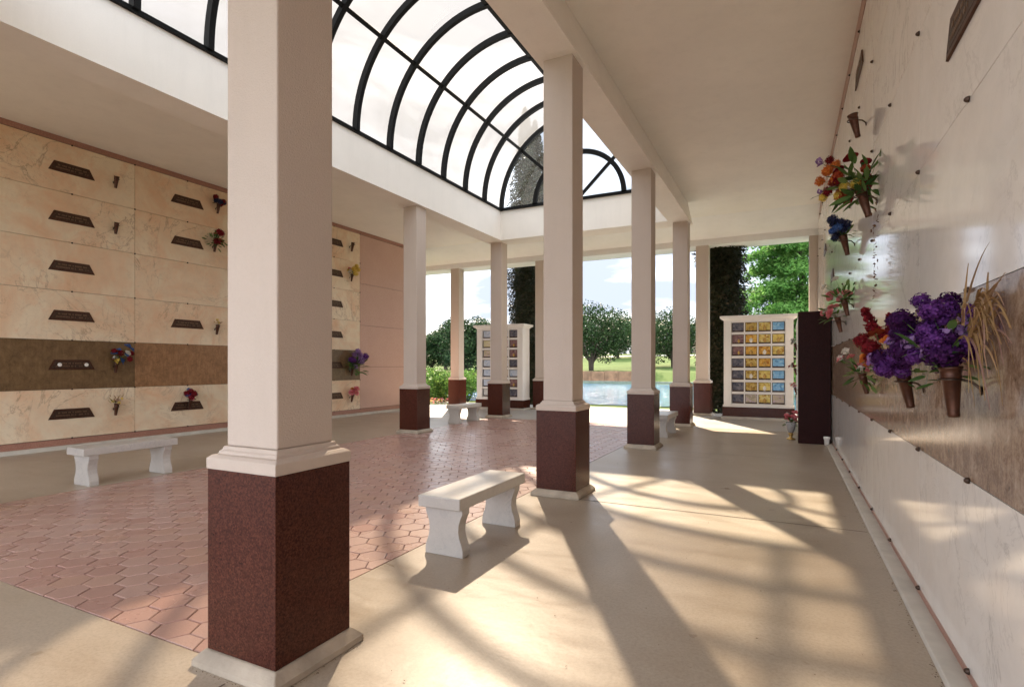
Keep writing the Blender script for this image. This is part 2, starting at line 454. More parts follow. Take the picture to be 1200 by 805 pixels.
# ------------------------------------------------------------------ columns
def make_column(hh):
    t = thing('column', '', 'column')
    p = MB(); p.sqstack([(.268, 0), (.266, .03), (.24, .058), (.226, .07)]); p.build('plinth', M['plinth'], t, bevel=.006)
    p = MB(); p.sqstack([(.219, .07), (.219, .885)]); p.build('base_block', M['maroon'], t, bevel=.003)
    p = MB(); p.sqstack([(.2235, .885), (.2235, .935), (.205, .948), (.188, .951), (.188, .962), (.178, .97), (.172, .985)]); p.build('cap_trim', M['stucco'], t, bevel=.004)
    p = MB(); p.sqstack([(.163, .985), (.163, hh)]); p.build('shaft', M['stucco'], t, bevel=.008)
    return t
colA = make_column(ZB)
colG = make_column(4.6)
first = True; firstp = True
lab = {
 ('R', 0): 'nearest and largest column, maroon granite base filling the left foreground',
 ('R', 1): 'tall column with maroon granite base just behind the near white bench',
 ('R', 2): 'column between the second courtyard column and the far right bench',
 ('R', 3): 'courtyard corner column beside the far right bench, pond edge behind it',
 ('L', 0): 'courtyard corner column on the left, nearest the camera in its row',
 ('L', 1): 'left row column hidden behind the large foreground column',
 ('L', 2): 'dark based column before the pale pink granite end of the left wall',
 ('L', 3): 'courtyard corner column in front of the left niche cabinet',
}
for side, x in (('R', CXR), ('L', CXL)):
    for k, y in enumerate(ROWS):
        c = colA if first else copy_tree(colA); first = False
        c.location = (x, y, 0); tag(c, lab[(side, k)], 'column', 'columns around the brick courtyard')
for x, l in ((-9.95, 'leftmost column of the outer row, green bushes left of it'), (-6.84, 'outer row column beside the tall dark cypress and left niche cabinet'),
             (-2.06, 'outer row column against the dark cypress by the right niche cabinet')):
    c = colG if firstp else copy_tree(colG); firstp = False
    c.location = (x, YP, 0); tag(c, l, 'column', 'columns of the outer row')

# ------------------------------------------------------------------ roof, beams, ceiling
roof = thing('mausoleum_roof', 'cream plastered ceiling and roof beams framing the skylight opening', 'roof')
ov = .24
XO0, XO1 = CXL - ov, CXR + .21       # outer lower edges of the long beams
YO0, YO1 = OY0 - .6, 13.07
def beam_mesh(m, lower, upper, z0, z1):
    m.box(lower[0], lower[1], z0, lower[2], lower[3], z1, top=upper)
m = MB(); beam_mesh(m, (OX1, YO0, XO1, YO1), (OX1, YO0, -2.075, YO1 - .1), ZB, ZS); m.build('beam', M['ceiling'], roof)
m = MB(); beam_mesh(m, (XO0, YO0, OX0, YO1), (XO0 + .15, YO0, OX0, YO1 - .1), ZB, ZS); m.build('beam', M['ceiling'], roof)
m = MB(); beam_mesh(m, (OX0, OY1, OX1, YO1), (OX0, OY1, OX1, YO1 - .1), ZB, ZS); m.build('beam', M['ceiling'], roof)
m = MB(); beam_mesh(m, (OX0, YO0, OX1, OY0), (OX0, YO0, OX1, OY0), ZB, ZS); m.build('beam', M['ceiling'], roof)
m = MB()
YE = 17.1; XW, XE = -13.1, 3.1; YB = -3.6
m.box(XW, YB, ZC, XO0 + .1, 14.4, ZC + .25); m.box(-2.12, YB, ZC, XE, 14.4, ZC + .25)
m.box(XO0 + .1, YB, ZC, -2.12, YO0 + .1, ZC + .25); m.box(XO0 + .1, YO1 - .2, ZC, -2.12, 14.4, ZC + .25)
m.build('ceiling', M['ceiling'], roof)
m = MB()   # sloping soffit down to the outer header
m.rings([[(x, 14.4, ZC), (x, 15.64, 4.76), (x, 15.64, 4.97), (x, 14.4, ZC + .25)] for x in (XW, XE)])
m.build('soffit', M['trimwhite'], roof)
m = MB()
m.rings([[(x, 15.64, 4.6), (x, 15.98, 4.6), (x, 15.98, 4.72), (x, YE, 4.74), (x, YE, 5.2), (x, 15.64, 5.2)] for x in (XW, XE)])
m.build('header', M['trimwhite'], roof)
m = MB(); m.box(XW, YB - .4, 4.4, XE, YB, 5.3); m.build('header', M['trimwhite'], roof)

# ------------------------------------------------------------------ skylight
sky = thing('skylight', 'arched barrel skylight with black metal ribs and milky panels', 'skylight', ((OX0 + OX1) / 2, 0, ZS))
r0 = (OX1 - OX0) / 2
def arc_bar(y, r, w, d, a0=0, a1=180, n=48, name='rib'):
    m = MB(); rr = []
    for k in range(n + 1):
        a = R(a0 + (a1 - a0) * k / n); c, s_ = -math.cos(a), math.sin(a)
        rr.append([((r - d) * c, y - w / 2, (r - d) * s_), ((r - d) * c, y + w / 2, (r - d) * s_), (r * c, y + w / 2, r * s_), (r * c, y - w / 2, r * s_)])
    m.rings(rr); return m
ribs = [OY1 - .04 - .882 * k for k in range(12)] + [OY0 + .035]
for y in ribs:
    if y < OY0: continue
    arc_bar(y, r0 + .01, .08, .1).build('rib', M['black'], sky)
def seg_glass(y0, y1, a0, a1, n=14):
    m = MB(); v = []
    for k in range(n + 1):
        a = R(a0 + (a1 - a0) * k / n); c, s_ = -math.cos(a), math.sin(a)
        v += [((r0 + .012) * c, y0, (r0 + .012) * s_), ((r0 + .012) * c, y1, (r0 + .012) * s_)]
    m.add(v, [(2 * k, 2 * k + 1, 2 * k + 3, 2 * k + 2) for k in range(n)]); return m
yy = sorted([y for y in ribs if y >= OY0])
for i in range(len(yy) - 1):
    for a0, a1 in ((0, 43.5), (43.5, 90), (90, 136.5), (136.5, 180)):
        seg_glass(yy[i], yy[i + 1], a0, a1).build('glass_panel', M['vault_glass'], sky, smooth=True)
for a in (43.5, 90, 136.5):
    q = R(a); m = MB(); rr = []
    w = .07 if a != 90 else .09
    for y in (yy[0], yy[-1]):
        ring = []
        for dr, dt in ((-.075, -w / 2), (-.075, w / 2), (.005, w / 2), (.005, -w / 2)):
            c, s_ = -math.cos(q), math.sin(q); ring.append(((r0 + dr) * c + s_ * dt, y, (r0 + dr) * s_ + c * -dt))
        rr.append(ring)
    m.rings(rr); m.build('purlin', M['black'], sky)
m = MB(); m.box(-r0 + .002, OY0, -.03, -r0 + .05, OY1, .022); m.build('sill_bar', M['black'], sky)
m = MB(); m.box(r0 - .05, OY0, -.03, r0 - .002, OY1, .022); m.build('sill_bar', M['black'], sky)
for y in (OY1 - .04, OY0 + .035):
    m = MB(); m.box(-r0 + .05, y - .03, -.03, r0 - .05, y + .03, .035); m.build('sill_bar', M['black'], sky)
    arc_bar(y, 1.17, .06, .11).build('fan_arch', M['black'], sky)
    for a in (43.5, 136.5):
        q = R(a); m = MB(); rr = []
        for rad_ in (.05, r0 - .06):
            c, s_ = -math.cos(q), math.sin(q); w = .075
            rr.append([(rad_ * c + s_ * d, y + e, rad_ * s_ - c * d) for d, e in ((-w / 2, -.022), (w / 2, -.022), (w / 2, .022), (-w / 2, .022))])
        m.rings(rr); m.build('fan_bar', M['black'], sky)
    m = MB(); v = [((r0 - .02) * -math.cos(R(a)), y + .028, (r0 - .02) * math.sin(R(a))) for a in range(0, 181, 5)]
    m.add(v, [tuple(range(len(v)))]); m.build('gable_glass', M['gable_glass'], sky)

# ------------------------------------------------------------------ crypt walls
def panel_mesh(name, w, h, mat):
    m = MB(); m.box(-.03, -w / 2, -h / 2, 0, w / 2, h / 2)
    me = m.mesh(name, mat); return me
def plate_mesh():
    m = MB()
    def trap(b, t, h, x0, x1, mi, c=0):
        v = [(x0, -b, -h), (x0, b, -h), (x0, t, h), (x0, -t, h), (x1, -b + .003, -h + .003), (x1, b - .003, -h + .003), (x1, t - .003, h - .003), (x1, -t + .003, h - .003)]
        m.add(v, [(0, 3, 2, 1), (4, 5, 6, 7), (0, 1, 5, 4), (1, 2, 6, 5), (2, 3, 7, 6), (3, 0, 4, 7)], mi)
    trap(.33, .25, .082, 0, .012, 0); 
    # raised rim and rows of small relief letters
    trap(.30, .235, .058, .012, .014, 1)
    rr = random.Random(3)
    for row, z in ((0, .022), (1, -.022)):
        y = -.2 if row == 0 else -.23
        end = .2 if row == 0 else .23
        while y < end:
            wl = rr.uniform(.008, .016)
            if rr.random() > .16: m.box(.014, y, z - .011, .0165, y + wl, z + .011, 2)
            y += wl + .006
    return m.mesh('nameplate', [M['bronze'], M['bronze_dark'], M['bronze_edge']])
PLATE = plate_mesh()
def clip_mesh():
    m = MB(); rot = Matrix.Rotation(R(90), 3, 'Y')
    m.lathe([(.004, 0), (.0135, 0), (.0135, .006), (.011, .012), (.006, .018), (.001, .019)], 12, 0, (0, 0, 0), rot)
    return m.mesh('rosette', M['bronze_dark'], True)
CLIP = clip_mesh()
def crypt_wall(name, label, X, sgn, joints, base, marble_key, bandmat, noplate=(), group=None):
    # sgn=+1: front faces +X (left wall), -1: front faces -X (right wall)
    t = thing(name, label, 'wall', (X, 0, 0))
    y0, y1 = joints[0], joints[-1]
    core = MB(); core.box(-2.4 if sgn > 0 else .034, y0, 0, -.034 if sgn > 0 else 2.4, y1, ZC); core.build('wall_core', M['joint'] if sgn > 0 else M['joint_pale'], t)
    pm = panel_mesh('panel', 1.95 - (.006 if sgn > 0 else .003), PITCH - (.006 if sgn > 0 else .003), M[marble_key])
    bms = {}
    for j in range(len(joints) - 1):
        yc = (joints[j] + joints[j + 1]) / 2
        for k in range(6):
            zc = base + (k + .5) * PITCH
            if k == 1:
                key = bandmat(j)
                if key not in bms: bms[key] = panel_mesh('band_panel', 1.95 - .004, PITCH - .004, M[key])
                p = link('granite_panel', bms[key], t, (0, yc, zc))
            else:
                p = link('marble_panel', pm, t, (0, yc, zc))
            p.rotation_euler = (0, 0, 0 if sgn > 0 else math.pi)
            if (j, k) not in noplate:
                pl = link('nameplate', PLATE, p, (0.001, 0, 0))
    n = 0
    for k in range(7):
        for j in range(len(joints) * 2 - 1):
            y = joints[0] + .975 * j
            if n >= 98 or y > joints[-1] + .01: continue
            if sgn < 0 and (y < 1.9 or (y > 11 and k < 5)): continue
            if sgn > 0 and y < 2.9: continue
            link('rosette', CLIP, t, (.001 * sgn, y, base + k * PITCH), (0, 0, 0 if sgn > 0 else math.pi)); n += 1
    return t
# left wall
JL = [0, 1.95, 3.9, 5.85, 7.8, 9.75, 11.7]
np_left = {(0, k) for k in range(6)} | {(3, 3), (3, 1), (4, 1)}
LW = crypt_wall('crypt_wall', 'left wall of peach marble crypt fronts with an olive brown granite band', XL, 1, JL, .168, 'marble_left',
                lambda j: 'band_orange' if j in (3, 0) else 'band_olive', np_left)
def base_trim(parent, y0, y1, base, sgn, cw, ch):
    m = MB(); a, b = (-.03, -.004) if sgn > 0 else (.004, .03)
    m.box(a, y0, ch, b, y1, base - .006); m.build('base_trim', M['pinkgranite'], parent)
    m = MB(); a, b = (-.03, cw) if sgn > 0 else (-cw, .03)
    m.box(a, y0, 0, b, y1, ch, top=((a, y0, b - .01, y1) if sgn > 0 else (a + .01, y0, b, y1))); m.build('curb', M['curb'], parent, bevel=.004)
    top = base + 6 * PITCH
    m = MB(); a, b = (-.03, .004) if sgn > 0 else (-.004, .03)
    m.box(a, y0, top + .006, b, y1, ZC - .001); m.build('top_trim', M['pinkgranite'], parent)
base_trim(LW, 0, 14.55, .168, 1, .09, .06)
m = MB(); m.box(-2.4, 11.704, 0, -.034, 14.55, ZC); m.build('wall_core', M['joint'], LW)
for k in range(4):
    z0 = .17 + k * 1.15; z1 = min(z0 + 1.15, 4.96)
    z1 = 4.962 if k == 3 else z0 + 1.15
    m = MB(); m.box(-.03, 11.706, z0 + .004, .0, 14.55, z1 - .004); m.build('end_panel', M['pinkpanel'], LW)
m = MB(); m.box(-2.4, YB, 0, .0, -.004, ZC - .002); m.build('end_panel', M['pinkpanel'], LW)
m = MB(); m.box(-2.4, 14.552, 0, .002, 14.6, ZC); m.build('end_panel', M['pinkpanel'], LW)
# small oval portraits on one plate of the band
for y in (5.875 - .98 - .2, 5.875 - .98 + .2 - .02):
    m = MB(); m.lathe([(.0, 0), (.03, 0), (.03, .006), (.001, .01)], 14, 0, (0, 0, 0), Matrix.Rotation(R(90), 3, 'Y'))
    m.build('portrait_medallion', M['ceramic'], LW, loc=(.017, y, .168 + 1.5 * PITCH))
# right wall
JR = [1.95 * k for k in range(9)]
np_right = {(j, k) for j in range(8) for k in range(6)} - {(1, 3), (3, 5), (2, 5), (1, 5), (5, 5), (5, 3), (6, 4), (2, 0) , (3, 0)}
np_right |= {(2, 0), (3, 0), (1, 5), (2, 5)}
RW = crypt_wall('crypt_wall', 'right wall of polished white marble crypt fronts with mottled brown granite band', XR, -1, JR, .0687, 'marble_right', lambda j: 'band_right', np_right)
base_trim(RW, 0, 15.6, .0687, -1, .09, .022)
m = MB(); m.box(.0, YB, 0, 2.4, -.004, ZC - .002); m.build('end_panel', M['pinkpanel'], RW)
pil = MB(); pil.box(XR - .19, 15.66, .0, XR + 2.4, 15.96, 4.6)
tag(pil.build('pilaster', M['stucco'], bevel=.01), 'plain cream pilaster at the far end of the white marble wall', 'pilaster')

# ------------------------------------------------------------------ benches
def make_bench():
    t = thing('bench', '', 'bench')
    m = MB(); m.box(-.175, -.53, .345, .175, .53, .43); m.build('seat', M['bench'], t, bevel=.008)
    for y in (-.415, .415):
        prof = [(.158, 0), (.158, .045), (.148, .085), (.13, .13), (.122, .18), (.126, .23), (.142, .275), (.154, .3), (.156, .345)]
        m = MB()
        m.rings([[(-h, y - .05, z), (h, y - .05, z), (h, y + .05, z), (-h, y + .05, z)] for h, z in prof])
        m.build('leg', M['bench'], t, bevel=.004)
    return t
bench = make_bench()
for i, (x, y, rz, l) in enumerate(((-2.19, 3.76, 0, 'white stone bench in the foreground between the two nearest columns'),
        (-7.13, 3.86, 0, 'white stone bench on the left in front of the peach marble wall'),
        (-6.95, 11.35, 0, 'small far white bench in front of the left outer column'),
        (-2.16, 11.0, 0, 'far white bench half hidden behind the third right hand column'))):
    b = bench if i == 0 else copy_tree(bench)
    b.location = (x, y, 0); b.rotation_euler = (0, 0, rz); tag(b, l, 'bench', 'white stone benches')

# ------------------------------------------------------------------ niche cabinets (columbarium)
def niche_glass(name, a, b_, c_, rough=.5):
    m, nt, b, o = new_mat(name); v = coords(nt, rnd=40)
    vo = N(nt, 'ShaderNodeTexVoronoi'); vo.inputs['Scale'].default_value = 22; nt.links.new(v, vo.inputs['Vector'])
    sp = N(nt, 'ShaderNodeSeparateColor'); nt.links.new(vo.outputs['Color'], sp.inputs[0])
    f = noise(nt, v, 9, 3)
    c = ramp(nt, sp.outputs[0], [(.0, a), (.45, b_), (1, c_)])
    c = mix(nt, ramp(nt, f, [(.4, g(0)), (.6, g(.7))]), c, b_)
    nt.links.new(c, b.inputs['Base Color']); b.inputs['Roughness'].default_value = rough; b.inputs['Specular IOR Level'].default_value = .15; return m
NM = {'d': niche_glass('dark_niche_front', (.05, .06, .09), (.13, .13, .17), (.24, .23, .26)),
      'm': niche_glass('mauve_niche_front', (.14, .08, .1), (.28, .16, .16), (.4, .28, .28)),
      'g': niche_glass('gold_niche_front', (.25, .12, .03), (.62, .42, .1), (.78, .62, .25)),
      'y': niche_glass('yellow_niche_front', (.55, .27, .07), (.88, .7, .2), (.9, .82, .45)),
      'b': niche_glass('blue_niche_front', (.1, .3, .62), (.26, .55, .86), (.5, .75, .92)),
      'o': niche_glass('orange_niche_front', (.45, .14, .03), (.85, .5, .1), (.9, .66, .22)),
      'p': niche_glass('pale_niche_front', (.4, .34, .26), (.62, .55, .4), (.6, .45, .6)),
      'u': niche_glass('pale_blue_niche_front', (.4, .5, .68), (.58, .66, .8), (.7, .74, .8)),
      'l': niche_glass('pale_yellow_niche_front', (.6, .52, .3), (.74, .68, .42), (.7, .6, .62)),
      'w': niche_glass('white_niche_front', (.5, .5, .5), (.68, .68, .66), (.55, .6, .7))}
URN = MB(); URN.lathe([(.001, 0), (.03, 0), (.022, .01), (.045, .05), (.05, .075), (.035, .1), (.02, .108), (.028, .12), (.006, .135), (.001, .137)], 14)
URNM = [URN.mesh('urn', M['gold'], True), URN.mesh('urn', M['ceramic'], True)]
def niche_wall(label, loc, rz, cols, endpanel=False, W=1.6, ncol=4, Ht=2.62, group=None):
    t = thing('niche_cabinet', label, 'niche cabinet', loc, rz, group)
    D = .5
    m = MB(); m.box(-W / 2 - .06, -.06, 0, W / 2 + .06, D, .06); m.build('step', M['curb'], t)
    m = MB(); m.box(-W / 2 - .03, -.03, .06, W / 2 + .03, D - .02, .30); m.build('base_block', M['maroon'], t)
    m = MB(); m.box(-W / 2 - .02, -.02, .30, W / 2 + .02, D, .36); m.build('lower_moulding', M['trimwhite'], t, bevel=.008)
    m = MB(); m.box(-W / 2 + .002, .12, .36, W / 2 - .002, D - .002, Ht - .12); m.build('back_wall', M['trimwhite'], t)
    x0, x1 = -W / 2 + .18, W / 2 - .18; pw = (x1 - x0) / ncol; z0, z1 = .36, Ht - .14; ph = (z1 - z0) / 7.0
    m = MB(); m.box(-W / 2, 0, .36, x0, .118, Ht - .12); m.build('side_pier', M['trimwhite'], t)
    m = MB(); m.box(x1, 0, .36, W / 2, .118, Ht - .12); m.build('side_pier', M['trimwhite'], t)
    m = MB()
    for i in range(1, ncol): m.box(x0 + i * pw - .014, .01, z0, x0 + i * pw + .014, .118, z1)
    for j in range(8):
        z = z0 + j * ph
        for i in range(ncol): m.box(x0 + i * pw + (.014 if i else .0), .018, max(z - .03, z0), x0 + (i + 1) * pw - (.014 if i < ncol - 1 else 0), .117, min(z + .03, z1))
    m.box(x0, .012, z1, x1, .118, Ht - .12)
    m.build('lattice', M['trimwhite'], t)
    m = MB(); m.rings([[(-W / 2 - e, -e, z), (W / 2 + e, -e, z), (W / 2 + e, D + e, z), (-W / 2 - e, D + e, z)] for e, z in ((.003, Ht - .12), (.03, Ht - .09), (.085, Ht - .06), (.09, Ht))])
    m.build('cornice', M['trimwhite'], t)
    pmesh = {}
    for i in range(ncol):
        for j in range(7):
            key = cols[i][6 - j]
            xc = x0 + (i + .5) * pw; zc = z0 + (j + .5) * ph
            if key not in pmesh:
                q = MB(); hw, hh = pw / 2 - .016, ph / 2 - .032
                q.box(-hw, .0, -hh, hw, .02, hh, 0)
                q.box(-hw + .011, -.006, -hh + .011, hw - .011, -.001, -hh + .036, 1)
                # a slim metal surround
                for a in ((-hw, -hh, hw, -hh + .01), (-hw, hh - .01, hw, hh), (-hw, -hh + .01, -hw + .01, hh - .01), (hw - .01, -hh + .01, hw, hh - .01)):
                    q.box(a[0], -.008, a[1], a[2], -.001, a[3], 1)
                pmesh[key] = q.mesh('niche', [NM[key], M['bronze_dark']])
            nobj = link('niche', pmesh[key], t, (xc, .075, zc))
            if key in 'gyo':
                link('urn', URNM[0 if (i + j) % 3 else 1], nobj, (0, -.045, -ph / 2 + .062), None, .9)
            elif key in 'm':
                link('urn', URNM[0], nobj, (.02, -.045, -ph / 2 + .062), None, .7)
    if endpanel:
        m = MB(); m.box(W / 2 + .002, -.03, .0, W / 2 + .07, D + .02, Ht - .3); m.build('end_panel', M['maroon'], t, bevel=.004)
    return t
niche_wall('white niche cabinet with gold, yellow and blue niche fronts on the right', (-.66, 15.12, 0), 0,
           ['dmmdddd', 'googggp', 'yyooyyy', 'byybbbp'], group='white niche cabinets')
niche_wall('white niche cabinet with pale niche fronts, seen behind the left corner column', (-7.97, 15.08, 0), 0,
           ['ulpuuuw', 'pwwupww', 'wpwwpwp', 'dmmdumd'], group='white niche cabinets')
# cabinet along the right wall whose shade-darkened granite end faces the camera
def side_cabinet():
    t = thing('niche_cabinet', 'tall shaded maroon granite end of a niche cabinet standing against the right wall', 'niche cabinet', (.42, 10.84, 0), 0, None)
    m = MB(); m.box(-.25, 0, 0, .245, .06, 2.29); m.build('end_panel', M['maroon_shaded'], t, bevel=.004)
    m = MB(); m.box(-.19, .062, .0, .245, 3.6, .3); m.build('base_block', M['maroon'], t)
    m = MB(); m.box(-.18, .062, .302, .245, 3.6, 2.16); m.build('back_wall', M['trimwhite'], t)
    m = MB(); m.box(-.24, .062, 2.16, .247, 3.66, 2.27); m.build('cornice', M['trimwhite'], t)
    m = MB()
    for k in range(13): m.box(-.235, .07 + k * .29, .302, -.181, .11 + k * .29, 2.155)
    m.build('lattice', M['trimwhite'], t)
    for k in range(12):
        for j in range(6):
            q = MB(); q.box(-.2, .115 + k * .29, .32 + j * .305, -.182, .35 + k * .29, .59 + j * .305); q.build('niche', NM['mdbygo'[(k * 5 + j * 3) % 6]], t)
side_cabinet()

# ------------------------------------------------------------------ bronze vases and bouquets
def petal_ball(rad, n, size, flat=1.0, seed=0):
    r_ = np.random.default_rng(seed); m = MB()
    for _ in range(n):
        d = r_.normal(size=3); d /= np.linalg.norm(d); d = Vector(d); d.z *= flat
        c = d * rad * r_.uniform(.55, 1)
        a = d.cross(Vector(r_.normal(size=3))).normalized(); b = d.normalized().cross(a)
        s = size * r_.uniform(.7, 1.25); tip = d.normalized() * s * r_.uniform(.1, .6)
        v = [c - a * s * .2, c + b * s * .5 + tip * .5 - a * s * .15, c + a * s * .8 + b * s * .3 + tip, c + a * s * .8 - b * s * .3 + tip, c - b * s * .5 + tip * .5 - a * s * .15]
        m.add(v, [(0, 1, 2, 3, 4)])
    return m
def rose(rad, seed=0):
    m = MB(); r_ = np.random.default_rng(seed)
    for ringi, (rr, n, tilt) in enumerate(((.95, 6, .25), (.7, 5, .6), (.42, 4, 1.0), (.18, 3, 1.3))):
        for k in range(n):
            a = 2 * math.pi * k / n + ringi * .7 + r_.uniform(-.2, .2)
            o = Vector((math.cos(a), math.sin(a), 0)); s = Vector((-math.sin(a), math.cos(a), 0)); z = Vector((0, 0, 1))
            p0 = o * rad * rr * .15; w = rad * (.35 + .35 * rr)
            mid = o * rad * rr * .8 + z * rad * tilt * .4; tip = o * rad * rr * 1.1 + z * rad * tilt * .75
            m.add([p0, mid - s * w, tip - s * w * .5, tip + s * w * .5, mid + s * w], [(0, 1, 2, 3, 4)])
    return m
FM = {}
def flower_mesh(kind, mat):
    k = (kind, mat)
    if k not in FM:
        if kind == 'ball': me = petal_ball(1, 380, .24, seed=1).mesh('blossom', M[mat])
        elif kind == 'rose': me = rose(1.0).mesh('blossom', M[mat])
        elif kind == 'small': me = petal_ball(1, 34, .8, seed=2).mesh('blossom', M[mat])
        elif kind == 'spike':
            q = MB(); r_ = np.random.default_rng(4)
            for i in range(26):
                z = i / 26 * 4.2; rr = .62 * (1 - z / 5.6); a = i * 2.4
                p = petal_ball(.42 * (1 - z / 6.5), 9, .5, seed=i)
                q.add([(v[0] + rr * math.cos(a) * .7, v[1] + rr * math.sin(a) * .7, v[2] + z) for v in p.v], p.f)
            me = q.mesh('blossom', M[mat])
        FM[k] = me
    return FM[k]
def leaf_spray(n, L, W_, spread, seed, curl=.5):
    r_ = np.random.default_rng(seed); m = MB()
    for _ in range(n):
        az = r_.uniform(0, 2 * math.pi); el = r_.uniform(spread[0], spread[1])
        d = Vector((math.cos(az) * math.cos(el), math.sin(az) * math.cos(el), math.sin(el)))
        o = Vector(r_.normal(size=3)) * L * .16 + d * L * r_.uniform(.1, .7)
        s = d.cross(Vector((0, 0, 1)) + Vector(r_.normal(size=3)) * .4).normalized(); up = s.cross(d)
        l = L * r_.uniform(.5, 1.0) * .6; w = W_ * r_.uniform(.7, 1.2); pts = []
        K = 4
        for k in range(K + 1):
            t = k / K; c = o + d * l * t - up * l * curl * t * t * r_.uniform(.6, 1) * .5
            ww = w * math.sin(math.pi * (.12 + .86 * t)); pts += [c - s * ww, c + s * ww]
        m.add(pts, [(2 * k, 2 * k + 1, 2 * k + 3, 2 * k + 2) for k in range(K)])
    return m
def vase_mesh():
    m = MB()
    m.lathe([(.001, -.2), (.019, -.2), (.022, -.192), (.021, -.18), (.034, -.045), (.037, -.042), (.037, -.036), (.035, -.033), (.037, -.012), (.042, -.006), (.043, .0), (.038, .002), (.034, -.01), (.024, -.1), (.001, -.11)], 20)
    return m.mesh('vase', M['bronze'], True)
VASE = vase_mesh()
def ring_mesh():
    m = MB(); rr = []
    m.tube([(.0385 * math.cos(R(a)), .0385 * math.sin(R(a)), -.05) for a in range(0, 361, 20)], .004, 6)
    m.tube([(.037, 0, -.05), (.07, 0, -.06), (.095, 0, -.085), (.1, 0, -.11)], .006, 6)
    m.lathe([(.001, 0), (.018, 0), (.018, .006), (.001, .007)], 12, 0, (.1, 0, -.09), Matrix.Rotation(R(90), 3, 'Y'))
    return m.mesh('vase_bracket', M['bronze_dark'], True)
RING = ring_mesh()
def wall_vase(side, y, z, label, sc=1.0, tilt=0.2):
    # side 'R': wall at +X side of the vase ; 'L': wall at -X side
    if side == 'R': loc = (XR - .1 * sc, y, z); rz = 0
    elif side == 'L': loc = (XL + .1 * sc, y, z); rz = math.pi
    else: loc = (side - .1 * sc, y, z); rz = 0
    t = thing('wall_vase', label, 'vase', loc, rz, 'bronze flower vases on the crypt walls'); t.scale = (sc,) * 3
    v = link('vase', VASE, t, (0, 0, 0), (0, -tilt, 0)); link('vase_bracket', RING, t)
    return Vector(loc)
def bouquet(loc, label, blooms, leaves, seed, lean=(0, 0, 1), size=.14, stems=True):
    """blooms: list of (kind, mat, count, head radius); lean: main direction."""
    t = thing('bouquet', label, 'flowers', loc, 0, 'bouquets in the wall vases')
    r_ = np.random.default_rng(seed); up = Vector(lean).normalized()
    sm = MB()
    for kind, mat, n, hr in blooms:
        for i in range(n):
            d = Vector(r_.normal(size=3)); d.normalize(); d = (d * .85 + up * 1.0)
            p = d * size * r_.uniform(.5, 1.0)
            if p.dot(up) < .02: p += up * (.05 - p.dot(up))
            me = flower_mesh(kind, mat)
            o = link('blossom', me, t, p)
            q = (p.normalized() + up * .3).to_track_quat('Z', 'Y'); o.rotation_euler = (q @ Vector((0, 0, 1))).to_track_quat('Z', 'Y').to_euler()
            s = hr * r_.uniform(.8, 1.2); o.scale = (s, s, s * .85)
            sm.tube([(0, 0, -.03), tuple(p * .5 + Vector((0, 0, .01))), tuple(p)], .0018, 4)
    sm.build('stem', M['f_green'], t)
    for (mat, n, L, W_, spread, curl) in leaves:
        leaf_spray(n, L, W_, spread, seed + 5, curl).build('leaf_spray', M[mat], t)
    return t
LV = [('f_green', 26, .13, .011, (-.3, 1.3), .5)]

# right wall -------------------------------------------------
p = wall_vase('R', 2.76, 1.345, 'largest bronze wall vase, nearest the camera, under purple flowers', 1.0, .06)
t = bouquet(tuple(p), 'big bouquet of purple statice with dried tan grass blades', [('ball', 'f_purple', 26, .042), ('ball', 'f_violet', 16, .046), ('small', 'f_lilac', 12, .024)],
        [('f_green', 30, .17, .014, (-.2, 1.2), .5)], 11, (-.25, .35, 1), .18)
m = MB(); r_ = np.random.default_rng(5)
for i in range(58):
    az = r_.uniform(-1.9, -1.35); L = r_.uniform(.2, .36); out = Vector((math.cos(az) * .7, math.sin(az), 0)); pts = []
    b0 = Vector((.02 * r_.normal() + .03, -.2 + .05 * r_.normal(), .16 + .05 * r_.normal())); s = Vector((0, 0, 1)).cross(out).normalized()
    s = (s + Vector((0, 0, .8)) * r_.normal()).normalized()
    k2 = r_.uniform(.2, 1.1); upv = r_.uniform(.1, .9); K = 7
    for k in range(K + 1):
        tt = k / K; c = b0 + out * L * .75 * tt + Vector((0, 0, 1)) * (L * upv * tt - L * k2 * tt * tt); w = .0062 * (1 - tt * .85); pts += [c - s * w, c + s * w]
    m.add(pts, [(2 * k, 2 * k + 1, 2 * k + 3, 2 * k + 2) for k in range(K)])
m.build('dried_grass', M['f_dry'], t)
m = MB(); r_ = np.random.default_rng(15)
for i in range(12):
    a = r_.uniform(-.2, 1.6); L = r_.uniform(.2, .32)
    m.tube([(0, -.02, .05), (-.03 * r_.normal(), .05 * math.cos(a), L * .6), (-.04 * r_.normal(), .16 * math.cos(a), L * .85), (-.06 * r_.normal(), .26 * math.cos(a), L * .9)], .004, 4, taper=.2)
m.build('twig', M['f_brown'], t)
p = wall_vase('R', 3.78, 1.31, 'bronze wall vase second from the camera on the brown band')
bouquet((p.x - .02, p.y - .05, p.z), 'purple and lilac flowers in the second vase of the band', [('ball', 'f_purple', 10, .045), ('small', 'f_lilac', 9, .028), ('ball', 'f_violet', 5, .045)], LV, 21, (-.3, -.5, .8), .13)
p2 = (p.x - .03, p.y + .12, p.z + .02)
bouquet(p2, 'crimson flower spikes with orange blossoms beside the purple flowers', [('spike', 'f_red', 2, .042), ('ball', 'f_red', 7, .045), ('rose', 'f_orange', 3, .04), ('rose', 'f_rust', 3, .04)], LV, 31, (-.2, .3, 1.3), .19)
p = wall_vase('R', 5.75, 1.28, 'small bronze vase on the band, farthest of the three with flowers', .9)
